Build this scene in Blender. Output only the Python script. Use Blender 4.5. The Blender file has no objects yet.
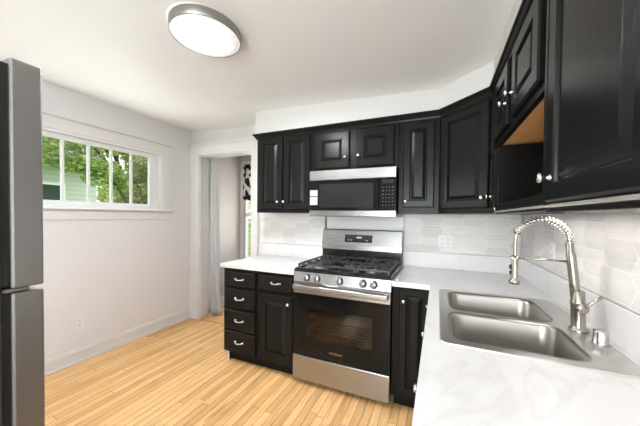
import bpy, bmesh, math, random
from mathutils import Vector, Matrix

PI = math.pi
rnd = random.Random(7)
SC = bpy.context.scene
COL = SC.collection

# ---------------------------------------------------------------- camera
cam_d = bpy.data.cameras.new('camera')
cam = bpy.data.objects.new('camera', cam_d)
COL.objects.link(cam)
cam.matrix_world = (Matrix.Translation((0, 0, 1.349)) @ Matrix.Rotation(math.radians(22.738), 4, 'Z')
                    @ Matrix.Rotation(math.radians(90 - 1.1133), 4, 'X') @ Matrix.Rotation(math.radians(0.662), 4, 'Z'))
cam_d.sensor_width = 36.0
cam_d.lens = 265.0 / 640 * 36
cam_d.shift_x = -7.81 / 640
cam_d.shift_y = 8.54 / 640
cam_d.clip_start = 0.02
SC.camera = cam

# ---------------------------------------------------------------- light and exposure
SC.view_settings.view_transform = 'Standard'
SC.view_settings.look = 'None'
SC.view_settings.gamma = 1.0
SC.view_settings.use_curve_mapping = False
SC.view_settings.exposure = 1.48

world = bpy.data.worlds.new('sky')
SC.world = world
world.use_nodes = True
bg = world.node_tree.nodes['Background']
bg.inputs['Color'].default_value = (0.93, 0.96, 1.0, 1)
bg.inputs['Strength'].default_value = 1.3


def area(name, loc, rot, sx, sy, power, color=(1, 1, 1)):
    d = bpy.data.lights.new(name, 'AREA')
    d.shape = 'RECTANGLE'
    d.size, d.size_y, d.energy, d.color = sx, sy, power, color
    o = bpy.data.objects.new(name, d)
    o.location = loc
    o.rotation_euler = rot
    COL.objects.link(o)
    return o


# lamps added as daylight: unseen assumed windows behind the camera, then the left window
area('fill_rear', (-0.42, -2.34, 1.30), (math.radians(120), 0, 0), 1.1, 1.75, 44, (0.88, 0.945, 1.0))  # added fill, tilted up to lighten the ceiling
area('fill_rear_side', (-2.30, -2.34, 1.45), (math.radians(90), 0, 0), 0.6, 1.4, 2.0, (0.88, 0.945, 1.0))
area('fill_side', (-2.97, -1.3, 1.5), (0, math.radians(-90), 0), 1.0, 1.0, 2, (0.96, 0.98, 1.0))
area('daylight_window', (-2.985, 1.42, 1.72), (0, math.radians(-90), 0), 0.5, 1.05, 3, (0.95, 1.0, 0.97))
# lamps assumed and added under the wall cabinets, no fixture in view
area('undercabinet_right', (0.45, 0.95, 1.368), (0, 0, 0), 0.08, 1.5, 1.0, (1.0, 0.96, 0.9))
area('undercabinet_back', (0.12, 2.33, 1.368), (0, 0, 0), 0.75, 0.08, 0.02, (1.0, 0.96, 0.9))
area('undercabinet_left', (-1.38, 2.33, 1.368), (0, 0, 0), 0.5, 0.08, 0.03, (1.0, 0.96, 0.9))
area('daylight_hall', (-2.45, 3.40, 1.5), (math.radians(-90), 0, 0), 0.7, 1.2, 3.5, (1.0, 0.96, 0.93))

# ---------------------------------------------------------------- dimensions (metres)
XL, XR, YB, YF = -3.0, 0.609, 2.504, -2.4


def ceil_z(x):
    return 2.43 - 0.038 * (x + 3.0)


# ---------------------------------------------------------------- materials
def new_mat(name):
    m = bpy.data.materials.new(name)
    m.use_nodes = True
    return m, m.node_tree.nodes, m.node_tree.links, m.node_tree.nodes['Principled BSDF']


def mat(name, col, rough=0.5, metal=0.0, bump=0.0, bscale=60, var=0.0, vscale=3, stretch=(1, 1, 1), spec=None,
        coat=0.0, emit=None, estr=0.0):
    m, N, L, b = new_mat(name)
    b.inputs['Base Color'].default_value = (*col, 1)
    b.inputs['Roughness'].default_value = rough
    b.inputs['Metallic'].default_value = metal
    if spec is not None:
        b.inputs['Specular IOR Level'].default_value = spec
    if coat:
        b.inputs['Coat Weight'].default_value = coat
        b.inputs['Coat Roughness'].default_value = 0.08
    if emit:
        b.inputs['Emission Color'].default_value = (*emit, 1)
        b.inputs['Emission Strength'].default_value = estr
    if bump or var:
        tc = N.new('ShaderNodeTexCoord')
        mp = N.new('ShaderNodeMapping')
        mp.inputs['Scale'].default_value = stretch
        L.new(tc.outputs['Object'], mp.inputs['Vector'])
    if var:
        n = N.new('ShaderNodeTexNoise')
        n.inputs['Scale'].default_value = vscale
        n.inputs['Detail'].default_value = 5
        L.new(mp.outputs['Vector'], n.inputs['Vector'])
        r = N.new('ShaderNodeMapRange')
        r.inputs['From Min'].default_value = 0.3
        r.inputs['From Max'].default_value = 0.7
        r.inputs['To Min'].default_value = 1 - var
        r.inputs['To Max'].default_value = 1 + var
        L.new(n.outputs['Fac'], r.inputs['Value'])
        mx = N.new('ShaderNodeVectorMath')
        mx.operation = 'SCALE'
        mx.inputs[0].default_value = col
        L.new(r.outputs['Result'], mx.inputs['Scale'])
        L.new(mx.outputs['Vector'], b.inputs['Base Color'])
    if bump:
        n2 = N.new('ShaderNodeTexNoise')
        n2.inputs['Scale'].default_value = bscale
        n2.inputs['Detail'].default_value = 6
        L.new(mp.outputs['Vector'], n2.inputs['Vector'])
        bp = N.new('ShaderNodeBump')
        bp.inputs['Strength'].default_value = bump
        bp.inputs['Distance'].default_value = 0.004
        L.new(n2.outputs['Fac'], bp.inputs['Height'])
        L.new(bp.outputs['Normal'], b.inputs['Normal'])
    return m


def floor_mat():
    m, N, L, b = new_mat('oak_strip_floor')
    tc = N.new('ShaderNodeTexCoord')
    sx = N.new('ShaderNodeSeparateXYZ')
    L.new(tc.outputs['Object'], sx.inputs['Vector'])
    dv = N.new('ShaderNodeMath')
    dv.operation = 'DIVIDE'
    dv.inputs[1].default_value = 0.057
    L.new(sx.outputs['X'], dv.inputs[0])
    fl = N.new('ShaderNodeMath')
    fl.operation = 'FLOOR'
    L.new(dv.outputs[0], fl.inputs[0])
    wn = N.new('ShaderNodeTexWhiteNoise')
    wn.noise_dimensions = '1D'
    L.new(fl.outputs[0], wn.inputs['W'])
    ma = N.new('ShaderNodeMath')
    ma.operation = 'MULTIPLY_ADD'
    ma.inputs[1].default_value = 7.3
    L.new(wn.outputs['Value'], ma.inputs[0])
    L.new(sx.outputs['Y'], ma.inputs[2])
    mp = N.new('ShaderNodeCombineXYZ')
    L.new(ma.outputs[0], mp.inputs['X'])
    L.new(sx.outputs['X'], mp.inputs['Y'])
    br = N.new('ShaderNodeTexBrick')
    br.offset = 0.0
    br.inputs['Color1'].default_value = (0.82, 0.52, 0.235, 1)
    br.inputs['Color2'].default_value = (0.56, 0.30, 0.11, 1)
    br.inputs['Mortar'].default_value = (0.22, 0.10, 0.03, 1)
    br.inputs['Scale'].default_value = 1
    br.inputs['Mortar Size'].default_value = 0.0019
    br.inputs['Mortar Smooth'].default_value = 0.3
    br.inputs['Bias'].default_value = -0.25
    br.inputs['Brick Width'].default_value = 1.15
    br.inputs['Row Height'].default_value = 0.057
    L.new(mp.outputs['Vector'], br.inputs['Vector'])
    # grain streaks along the boards
    mg = N.new('ShaderNodeMapping')
    mg.inputs['Scale'].default_value = (38, 2.2, 1)
    L.new(tc.outputs['Object'], mg.inputs['Vector'])
    ng = N.new('ShaderNodeTexNoise')
    ng.inputs['Scale'].default_value = 1.4
    ng.inputs['Detail'].default_value = 8
    ng.inputs['Roughness'].default_value = 0.65
    L.new(mg.outputs['Vector'], ng.inputs['Vector'])
    rg = N.new('ShaderNodeValToRGB')
    rg.color_ramp.elements[0].position = 0.3
    rg.color_ramp.elements[0].color = (0.55, 0.45, 0.36, 1)
    rg.color_ramp.elements[1].position = 0.52
    rg.color_ramp.elements[1].color = (1.06, 1.05, 1.04, 1)
    L.new(ng.outputs['Fac'], rg.inputs['Fac'])
    m1 = N.new('ShaderNodeMix')
    m1.data_type = 'RGBA'
    m1.blend_type = 'MULTIPLY'
    m1.inputs['Factor'].default_value = 0.75
    L.new(br.outputs['Color'], m1.inputs['A'])
    L.new(rg.outputs['Color'], m1.inputs['B'])
    # a few dark mineral streaks
    ms = N.new('ShaderNodeMapping')
    ms.inputs['Scale'].default_value = (17, 1.3, 1)
    L.new(tc.outputs['Object'], ms.inputs['Vector'])
    ns = N.new('ShaderNodeTexNoise')
    ns.inputs['Scale'].default_value = 1.0
    ns.inputs['Detail'].default_value = 4
    L.new(ms.outputs['Vector'], ns.inputs['Vector'])
    rs = N.new('ShaderNodeValToRGB')
    rs.color_ramp.elements[0].position = 0.27
    rs.color_ramp.elements[0].color = (0.42, 0.33, 0.26, 1)
    rs.color_ramp.elements[1].position = 0.34
    rs.color_ramp.elements[1].color = (1, 1, 1, 1)
    L.new(ns.outputs['Fac'], rs.inputs['Fac'])
    m2 = N.new('ShaderNodeMix')
    m2.data_type = 'RGBA'
    m2.blend_type = 'MULTIPLY'
    m2.inputs['Factor'].default_value = 0.8
    L.new(m1.outputs['Result'], m2.inputs['A'])
    L.new(rs.outputs['Color'], m2.inputs['B'])
    L.new(m2.outputs['Result'], b.inputs['Base Color'])
    b.inputs['Roughness'].default_value = 0.33
    bp = N.new('ShaderNodeBump')
    bp.inputs['Strength'].default_value = 0.15
    bp.inputs['Distance'].default_value = 0.002
    L.new(br.outputs['Fac'], bp.inputs['Height'])
    bp.invert = True
    L.new(bp.outputs['Normal'], b.inputs['Normal'])
    return m


def quartz_mat():
    m, N, L, b = new_mat('white_veined_quartz')
    tc = N.new('ShaderNodeTexCoord')
    n = N.new('ShaderNodeTexNoise')
    n.inputs['Scale'].default_value = 1.5
    n.inputs['Detail'].default_value = 6
    n.inputs['Distortion'].default_value = 0.9
    L.new(tc.outputs['Object'], n.inputs['Vector'])
    r = N.new('ShaderNodeValToRGB')
    e = r.color_ramp.elements
    e[0].position, e[0].color = 0.485, (0.70, 0.69, 0.685, 1)
    e[1].position, e[1].color = 0.515, (0.70, 0.69, 0.685, 1)
    k = e.new(0.5)
    k.color = (0.64, 0.625, 0.615, 1)
    L.new(n.outputs['Fac'], r.inputs['Fac'])
    L.new(r.outputs['Color'], b.inputs['Base Color'])
    b.inputs['Roughness'].default_value = 0.28
    return m


def steel_mat(name, col=(0.43, 0.42, 0.405), rough=0.27, stretch=(2, 2, 160)):
    m, N, L, b = new_mat(name)
    b.inputs['Base Color'].default_value = (*col, 1)
    b.inputs['Metallic'].default_value = 1
    tc = N.new('ShaderNodeTexCoord')
    mp = N.new('ShaderNodeMapping')
    mp.inputs['Scale'].default_value = stretch
    L.new(tc.outputs['Object'], mp.inputs['Vector'])
    n = N.new('ShaderNodeTexNoise')
    n.inputs['Scale'].default_value = 4
    n.inputs['Detail'].default_value = 3
    L.new(mp.outputs['Vector'], n.inputs['Vector'])
    r = N.new('ShaderNodeMapRange')
    r.inputs['To Min'].default_value = rough - 0.035
    r.inputs['To Max'].default_value = rough + 0.035
    L.new(n.outputs['Fac'], r.inputs['Value'])
    L.new(r.outputs['Result'], b.inputs['Roughness'])
    return m


def siding_mat():
    m, N, L, b = new_mat('lap_siding')
    tc = N.new('ShaderNodeTexCoord')
    w = N.new('ShaderNodeTexWave')
    w.wave_type = 'BANDS'
    w.bands_direction = 'Z'
    w.wave_profile = 'SAW'
    w.inputs['Scale'].default_value = 2.6
    L.new(tc.outputs['Object'], w.inputs['Vector'])
    r = N.new('ShaderNodeValToRGB')
    r.color_ramp.elements[0].position = 0.0
    r.color_ramp.elements[0].color = (0.34, 0.38, 0.32, 1)
    r.color_ramp.elements[1].position = 0.2
    r.color_ramp.elements[1].color = (0.55, 0.59, 0.52, 1)
    L.new(w.outputs['Fac'], r.inputs['Fac'])
    L.new(r.outputs['Color'], b.inputs['Base Color'])
    return m


def leaf_mat(name, c1, c2):
    m, N, L, b = new_mat(name)
    g = N.new('ShaderNodeNewGeometry')
    r = N.new('ShaderNodeValToRGB')
    r.color_ramp.elements[0].color = (*c1, 1)
    r.color_ramp.elements[1].color = (*c2, 1)
    L.new(g.outputs['Random Per Island'], r.inputs['Fac'])
    L.new(r.outputs['Color'], b.inputs['Base Color'])
    b.inputs['Roughness'].default_value = 0.55
    tr = N.new('ShaderNodeBsdfTranslucent')
    L.new(r.outputs['Color'], tr.inputs['Color'])
    mx = N.new('ShaderNodeMixShader')
    mx.inputs['Fac'].default_value = 0.45
    L.new(b.outputs['BSDF'], mx.inputs[1])
    L.new(tr.outputs['BSDF'], mx.inputs[2])
    L.new(mx.outputs['Shader'], N['Material Output'].inputs['Surface'])
    return m


def glass_mat(name, tint=(1, 1, 1), gloss=0.08):
    m = bpy.data.materials.new(name)
    m.use_nodes = True
    N, L = m.node_tree.nodes, m.node_tree.links
    N.remove(N['Principled BSDF'])
    t = N.new('ShaderNodeBsdfTransparent')
    t.inputs['Color'].default_value = (*tint, 1)
    g = N.new('ShaderNodeBsdfGlossy')
    g.inputs['Roughness'].default_value = 0.02
    fr = N.new('ShaderNodeFresnel')
    fr.inputs['IOR'].default_value = 1.3 if gloss < 0.1 else 1.5
    mx = N.new('ShaderNodeMixShader')
    L.new(fr.outputs['Fac'], mx.inputs['Fac'])
    L.new(t.outputs['BSDF'], mx.inputs[1])
    L.new(g.outputs['BSDF'], mx.inputs[2])
    L.new(mx.outputs['Shader'], N['Material Output'].inputs['Surface'])
    return m


M = dict(
    wall=mat('warm_grey_wall_paint', (0.80, 0.78, 0.79), 0.7, bump=0.06, bscale=25),
    white=mat('white_wall_paint', (0.66, 0.65, 0.64), 0.6, bump=0.06, bscale=25),
    ceil=mat('ceiling_plaster', (0.90, 0.90, 0.91), 0.5, bump=0.12, bscale=5),
    trim=mat('white_gloss_trim', (0.74, 0.73, 0.73), 0.35),
    casing=mat('painted_casing', (0.79, 0.77, 0.77), 0.45),
    frame=mat('white_vinyl', (0.86, 0.86, 0.86), 0.35),
    floor=floor_mat(),
    black=mat('black_cabinet_paint', (0.0095, 0.0093, 0.0087), 0.24, spec=0.14, bump=0.08, bscale=14, stretch=(9, 9, 1)),
    carcass=mat('black_carcass_paint', (0.0075, 0.0074, 0.007), 0.28, spec=0.12, bump=0.05, bscale=14, stretch=(9, 9, 1)),
    wood=mat('raw_birch_underside', (0.74, 0.40, 0.145), 0.55, var=0.10, vscale=3, stretch=(1, 6, 1)),
    quartz=quartz_mat(),
    steel=steel_mat('brushed_steel', (0.42, 0.415, 0.41), 0.31, stretch=(1, 1, 120)),
    sink=steel_mat('sink_steel', (0.74, 0.72, 0.69), 0.33, (3, 60, 3)),  # rim copy of the sink steel, lightened for the light it reflects
    dsteel=steel_mat('darkened_brushed_steel', (0.33, 0.325, 0.32), 0.27, (1, 1, 120)),  # same brushed steel, darkened to hold down bright ceiling reflections
    bowl=steel_mat('sink_steel_darkened', (0.40, 0.375, 0.345), 0.30, (3, 60, 3)),  # same sink steel, the bowls' darker look put into the colour
    chrome=mat('polished_chrome', (0.62, 0.61, 0.59), 0.08, 1.0),
    nickel=mat('brushed_nickel', (0.42, 0.385, 0.34), 0.25, 1.0),
    knob=mat('satin_nickel_knob', (0.82, 0.80, 0.77), 0.2, 1.0),
    enamel=mat('black_enamel', (0.010, 0.010, 0.010), 0.18),
    iron=mat('cast_iron', (0.045, 0.044, 0.042), 0.36, bump=0.1, bscale=80),
    burner=mat('burner_aluminium', (0.42, 0.41, 0.40), 0.35, 1.0),
    dglass=mat('black_glass', (0.006, 0.006, 0.006), 0.04, spec=0.2),
    mglass=mat('microwave_window_mesh', (0.022, 0.022, 0.023), 0.12, spec=0.15),
    strip=mat('pale_edge_strip', (0.62, 0.58, 0.52), 0.25, 0.6),
    oglass=glass_mat('oven_window_glass', (0.75, 0.72, 0.70), 0.2),
    pane=glass_mat('window_glass', (0.98, 0.99, 0.98), 0.05),
    cavity=mat('oven_enamel', (0.09, 0.085, 0.08), 0.4),
    rack=mat('oven_rack_steel', (0.5, 0.5, 0.5), 0.4, 1.0),
    rubber=mat('black_rubber', (0.02, 0.02, 0.02), 0.6),
    fside=mat('fridge_side_grey', (0.075, 0.074, 0.072), 0.4),
    fdoor=steel_mat('fridge_door_steel', (0.37, 0.355, 0.345), 0.5, (1, 1, 90)),
    plastic=mat('white_plastic', (0.82, 0.81, 0.80), 0.35),
    pale_patch=mat('pale_patch_grey', (0.45, 0.45, 0.45), 0.4),
    slot=mat('dark_slot', (0.06, 0.06, 0.06), 0.6),
    lampring=steel_mat('lamp_ring_nickel', (0.36, 0.35, 0.34), 0.36, (2, 2, 2)),
    diffuser=mat('lamp_diffuser', (0.9, 0.9, 0.9), 0.5, emit=(0.95, 0.975, 1.0), estr=66.0),
    curtain=mat('grey_curtain_cloth', (0.80, 0.795, 0.80), 0.85, bump=0.1, bscale=200),
    hem=mat('pale_blue_hem', (0.66, 0.71, 0.78), 0.85),
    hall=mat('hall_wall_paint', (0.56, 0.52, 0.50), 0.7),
    display=mat('display_black', (0.008, 0.009, 0.012), 0.08),
    digit=mat('display_digit', (0.3, 0.35, 0.4), 0.5, emit=(0.7, 0.85, 1.0), estr=0.2),
    legend=mat('grey_print', (0.30, 0.30, 0.30), 0.5),
    grout=mat('pale_grout', (0.87, 0.85, 0.825), 0.7),
    tile0=mat('tile_white', (0.75, 0.725, 0.70), 0.45, spec=0.25, var=0.05, vscale=9, stretch=(1, 1, 14)),
    tile1=mat('tile_pale', (0.685, 0.66, 0.635), 0.45, spec=0.25, var=0.06, vscale=9, stretch=(1, 1, 14)),
    tile2=mat('tile_cream', (0.78, 0.755, 0.725), 0.45, spec=0.25, var=0.05, vscale=9, stretch=(1, 1, 14)),
    edge=mat('dark_edge_strip', (0.20, 0.19, 0.185), 0.35, 0.8),
    siding=siding_mat(),
    roof=mat('grey_shingle', (0.22, 0.21, 0.20), 0.9, var=0.2, vscale=20),
    shade=mat('dark_green_shutter', (0.02, 0.05, 0.03), 0.3),
    lawn=mat('lawn_grass', (0.16, 0.28, 0.05), 0.9, var=0.35, vscale=8),
    bark=mat('grey_brown_bark', (0.10, 0.075, 0.05), 0.9, bump=0.5, bscale=20),
    leaf_a=leaf_mat('maple_leaf', (0.17, 0.27, 0.06), (0.55, 0.64, 0.25)),
    leaf_b=leaf_mat('locust_leaf', (0.22, 0.30, 0.07), (0.62, 0.68, 0.30)),
    leaf_c=leaf_mat('dusty_leaf', (0.14, 0.16, 0.05), (0.34, 0.36, 0.14)),
    print_a=mat('valance_cloth', (0.75, 0.74, 0.72), 0.85),
    print_b=mat('valance_print', (0.02, 0.02, 0.022), 0.85),
)


def lamp_falloff(m, strength):
    # the lamp's LEDs sit in the middle: its frosted cover glows less towards the rim
    N, L = m.node_tree.nodes, m.node_tree.links
    tc = N.new('ShaderNodeTexCoord')
    sp = N.new('ShaderNodeVectorMath')
    sp.operation = 'MULTIPLY'
    sp.inputs[1].default_value = (1, 1, 0)
    L.new(tc.outputs['Object'], sp.inputs[0])
    ln = N.new('ShaderNodeVectorMath')
    ln.operation = 'LENGTH'
    L.new(sp.outputs['Vector'], ln.inputs[0])
    def op(kind, a, b=None, c=None):
        n = N.new('ShaderNodeMath')
        n.operation = kind
        for k, v in enumerate((a, b, c)):
            if v is None:
                continue
            if isinstance(v, (int, float)):
                n.inputs[k].default_value = v
            else:
                L.new(v, n.inputs[k])
        return n.outputs[0]
    q = op('DIVIDE', ln.outputs['Value'], .172)
    q = op('MAXIMUM', op('SUBTRACT', 1.0, op('MULTIPLY', q, q)), 0.0)
    g = op('MULTIPLY_ADD', op('POWER', q, 9.0), strength, .13)
    L.new(g, N['Principled BSDF'].inputs['Emission Strength'])


lamp_falloff(M['diffuser'], 450.0)


# ---------------------------------------------------------------- mesh helpers
def new_bm():
    return bmesh.new()


def add_box(bm, x0, x1, y0, y1, z0, z1, bev=0.0, seg=1, mi=0):
    vs = [bm.verts.new((x, y, z)) for x in (x0, x1) for y in (y0, y1) for z in (z0, z1)]
    quads = [(0, 1, 3, 2), (4, 6, 7, 5), (0, 4, 5, 1), (2, 3, 7, 6), (0, 2, 6, 4), (1, 5, 7, 3)]
    fs = []
    for q in quads:
        f = bm.faces.new([vs[i] for i in q])
        f.material_index = mi
        fs.append(f)
    if bev:
        es = list({e for f in fs for e in f.edges})
        bmesh.ops.bevel(bm, geom=es, offset=bev, segments=seg, affect='EDGES', profile=0.5)
    return bm


def box(x0, x1, y0, y1, z0, z1, bev=0.0, seg=1):
    return add_box(new_bm(), x0, x1, y0, y1, z0, z1, bev, seg)


def add_prism(bm, pts, axis, a, b):
    """extrude a 2D outline along an axis; pts are the two other coordinates in xyz order"""
    def v(p, t):
        q = list(p)
        q.insert('xyz'.index(axis), t)
        return bm.verts.new(q)
    A = [v(p, a) for p in pts]
    B = [v(p, b) for p in pts]
    n = len(pts)
    bm.faces.new(A)
    bm.faces.new(B[::-1])
    for i in range(n):
        bm.faces.new((A[i], B[i], B[(i + 1) % n], A[(i + 1) % n]))
    bmesh.ops.recalc_face_normals(bm, faces=bm.faces[:])
    return bm


def add_tube(bm, path, r, n=10, closed=False, caps=True):
    path = [Vector(p) for p in path]
    k = len(path)
    rs = r if isinstance(r, (list, tuple)) else [r] * k
    prev = None
    rings = []
    for i in range(k):
        if closed:
            t = path[(i + 1) % k] - path[i - 1]
        else:
            t = path[min(i + 1, k - 1)] - path[max(i - 1, 0)]
        t.normalize()
        if prev is None:
            u = t.orthogonal().normalized()
        else:
            u = (prev - t * prev.dot(t))
            u = u.normalized() if u.length > 1e-6 else t.orthogonal().normalized()
        prev = u
        w = t.cross(u)
        rings.append([bm.verts.new(path[i] + (u * math.cos(2 * PI * j / n) + w * math.sin(2 * PI * j / n)) * rs[i]) for j in range(n)])
    m = k if closed else k - 1
    for i in range(m):
        a, b = rings[i], rings[(i + 1) % k]
        for j in range(n):
            f = bm.faces.new((a[j], a[(j + 1) % n], b[(j + 1) % n], b[j]))
            f.smooth = True
    if caps and not closed:
        bm.faces.new(rings[0][::-1])
        bm.faces.new(rings[-1])
    return bm


def add_lathe(bm, prof, org, axis, n=24, smooth=True):
    """revolve (radius, distance along axis) pairs about an axis through org"""
    axis = Vector(axis).normalized()
    org = Vector(org)
    u = axis.orthogonal().normalized()
    w = axis.cross(u)
    rings = []
    for r, d in prof:
        if r < 1e-6:
            rings.append([bm.verts.new(org + axis * d)])
        else:
            rings.append([bm.verts.new(org + axis * d + (u * math.cos(2 * PI * j / n) + w * math.sin(2 * PI * j / n)) * r) for j in range(n)])
    for a, b in zip(rings, rings[1:]):
        for j in range(n):
            k = (j + 1) % n
            if len(a) == 1 and len(b) == 1:
                continue
            if len(a) == 1:
                f = bm.faces.new((a[0], b[k], b[j]))
            elif len(b) == 1:
                f = bm.faces.new((a[j], a[k], b[0]))
            else:
                f = bm.faces.new((a[j], a[k], b[k], b[j]))
            f.smooth = smooth
    return bm


def thing(name, label, cat, loc=(0, 0, 0), rz=0.0, group=None):
    o = bpy.data.objects.new(name, None)
    o.empty_display_size = 0.05
    o.location = loc
    o.rotation_euler = (0, 0, rz)
    COL.objects.link(o)
    o['label'] = label
    o['category'] = cat
    if group:
        o['group'] = group
    return o


def obj(name, bm, m, parent=None, local=True, label=None, fix=True):
    """link bm as one mesh object; when local is False its coordinates are world ones and are moved into the parent's frame"""
    root = parent
    if parent is not None and not local:
        while root.parent is not None:
            root = root.parent
        mw = Matrix.Translation(root.location) @ Matrix.Rotation(root.rotation_euler.z, 4, 'Z')
        bmesh.ops.transform(bm, matrix=mw.inverted(), verts=bm.verts[:])
    if fix:
        bmesh.ops.recalc_face_normals(bm, faces=bm.faces[:])
    me = bpy.data.meshes.new(name)
    bm.to_mesh(me)
    bm.free()
    for k in (m if isinstance(m, (list, tuple)) else [m]):
        me.materials.append(k)
    o = bpy.data.objects.new(name, me)
    COL.objects.link(o)
    if parent is not None:
        o.parent = parent
    if label:
        o['label'] = label
    return o


def struct(name, bm, m, parent=None, label=None):
    o = obj(name, bm, m, parent)
    if parent is None:
        o['kind'] = 'structure'
        o['label'] = label or name.replace('_', ' ')
    return o


def tag(o, label, cat, group=None):
    o['label'] = label
    o['category'] = cat
    if group:
        o['group'] = group
    return o


def copy_tree(o, parent=None):
    c = o.copy()
    COL.objects.link(c)
    if parent is not None:
        c.parent = parent
    for ch in list(o.children):
        copy_tree(ch, c)
    return c


def text_bm(s, size, mw, depth=0.0006):
    cu = bpy.data.curves.new('text', 'FONT')
    cu.body = s
    cu.size = size
    cu.align_x = 'CENTER'
    cu.align_y = 'CENTER'
    cu.extrude = depth
    t = bpy.data.objects.new('text', cu)
    COL.objects.link(t)
    me = bpy.data.meshes.new_from_object(t.evaluated_get(bpy.context.evaluated_depsgraph_get()))
    bm = new_bm()
    bm.from_mesh(me)
    bmesh.ops.transform(bm, matrix=mw, verts=bm.verts[:])
    bpy.data.objects.remove(t)
    bpy.data.meshes.remove(me)
    bpy.data.curves.remove(cu)
    return bm


def hole_wall(bm, axis, t0, t1, a0, a1, z0, z1, holes):
    """a wall slab normal to `axis` between t0 and t1 with rectangular holes (a0,a1,z0,z1)"""
    cuts = sorted({a0, a1, *[h[0] for h in holes], *[h[1] for h in holes]})
    for p, q in zip(cuts, cuts[1:]):
        hs = sorted([h for h in holes if h[0] <= p + 1e-6 and h[1] >= q - 1e-6], key=lambda h: h[2])
        z = z0
        for h in hs + [None]:
            top = z1 if h is None else h[2]
            if top - z > 1e-4:
                if axis == 'x':
                    add_box(bm, t0, t1, p, q, z, top)
                else:
                    add_box(bm, p, q, t0, t1, z, top)
            z = top if h is None else h[3]
    return bm


# ---------------------------------------------------------------- the room shell
Y2 = 3.45                       # far wall of the room beyond the doorway
WIN = (0.755, 2.118, 1.402, 2.055)
WIN2 = (-1.85, -0.75, 1.0, 2.05)
HALLWIN = (-2.93, -2.10, 0.62, 2.14)
DOOR = (-2.832, -2.008, 2.103)

struct('floor', box(XL - .12, XR + .12, YF - .12, Y2 + .12, -0.06, 0.0), M['floor'], label='strip oak floor of the kitchen')
bm = new_bm()
xs = (XL - .12, XR + .12)
A = [bm.verts.new((x, y, ceil_z(x) + dz)) for dz in (0, .08) for x in xs for y in (YF - .12, Y2 + .12)]
for q in ((0, 1, 3, 2), (4, 6, 7, 5), (0, 2, 6, 4), (1, 5, 7, 3), (0, 4, 5, 1), (2, 3, 7, 6)):
    bm.faces.new([A[i] for i in q])
struct('ceiling', bm, M['ceil'], label='plain painted plaster ceiling')
struct('wall_left', hole_wall(new_bm(), 'x', XL - .12, XL, YF - .12, Y2 + .12, 0, 2.47, [WIN, WIN2]), M['wall'], label='warm grey left wall with the high window')
struct('wall_right', box(XR, XR + .12, YF - .12, YB + .12, 0, 2.40), M['white'], label='right wall behind the sink counter')
struct('wall_back', hole_wall(new_bm(), 'y', YB, YB + .12, XL, XR + .12, 0, 2.47, [(DOOR[0], DOOR[1], 0, DOOR[2])]), M['white'], label='back wall with the doorway and the range')
struct('wall_front', hole_wall(new_bm(), 'y', YF - .12, YF, XL, XR, 0, 2.47, [(-2.65, -1.95, 0.65, 2.25), (-1.0, 0.15, 0.25, 2.25)]), M['wall'], label='wall behind the viewer with assumed wide glazing')
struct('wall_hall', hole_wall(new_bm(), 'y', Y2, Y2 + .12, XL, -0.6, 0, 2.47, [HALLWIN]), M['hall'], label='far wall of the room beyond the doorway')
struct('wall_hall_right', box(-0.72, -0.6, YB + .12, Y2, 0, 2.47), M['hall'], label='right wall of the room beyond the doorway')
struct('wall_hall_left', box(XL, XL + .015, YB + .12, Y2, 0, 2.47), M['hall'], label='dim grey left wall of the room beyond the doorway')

# soffit above the wall cabinets, following the corner
UY = YB - 0.34                  # face of the wall cabinets on the back wall
UX = 0.300                     # face of the wall cabinets on the right wall
DY1 = 1.886                     # far end of the cabinets on the right wall
SY, SX = UY + .002, UX - .008
bm = new_bm()
out = [(-1.70, YB - .001), (-1.70, SY), (-0.006, SY), (SX, 1.885), (SX, 0.40), (XR - .001, 0.40), (XR - .001, YB - .001)]
lo = [bm.verts.new((x, y, 2.125)) for x, y in out]
hi = [bm.verts.new((x, y, ceil_z(x))) for x, y in out]
bm.faces.new(lo)
bm.faces.new(hi[::-1])
for i in range(len(out)):
    j = (i + 1) % len(out)
    bm.faces.new((lo[i], hi[i], hi[j], lo[j]))
struct('wall_soffit', bm, M['white'], label='white soffit between the wall cabinets and the ceiling')

# baseboard with moulded top and shoe
def baseboard(name, y0, y1, x, label):
    b = new_bm()
    add_prism(b, [(x, 0), (x + .026, 0), (x + .026, .018), (x + .016, .022), (x + .016, .105), (x + .010, .115), (x + .010, .124), (x, .131)], 'y', y0, y1)
    return struct(name, b, M['trim'], label=label)
baseboard('baseboard_left', YF, YB - .025, XL, 'tall white baseboard along the left wall')
baseboard('baseboard_hall', YB + .14, Y2, XL + .015, 'baseboard in the room beyond the doorway')

# doorway casing
bm = new_bm()
add_box(bm, XL + .002, DOOR[0], YB - .022, YB - .0005, 0, DOOR[2], .003)
add_box(bm, DOOR[1], -1.915, YB - .022, YB - .0005, 0, DOOR[2], .003)
add_box(bm, XL + .002, -1.915, YB - .022, YB - .0005, DOOR[2], 2.222, .003)
add_box(bm, XL + .002, -1.895, YB - .045, YB - .0005, 2.222, 2.247, .004)
add_box(bm, XL + .002, -1.905, YB - .032, YB - .0005, 2.208, 2.222, .003)
add_box(bm, DOOR[0], DOOR[0] + .014, YB - .004, YB + .125, 0, DOOR[2])
add_box(bm, DOOR[1] - .014, DOOR[1], YB - .004, YB + .125, 0, DOOR[2])
add_box(bm, DOOR[0], DOOR[1], YB - .004, YB + .125, DOOR[2] - .014, DOOR[2])
struct('trim_1', bm, M['trim'], label='white casing round the doorway')
struct('trim_2', box(DOOR[0] + .014, DOOR[1] - .014, YB - .01, YB + .13, 0.0005, .012, .004), M['wood'], label='wooden threshold in the doorway')


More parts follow.
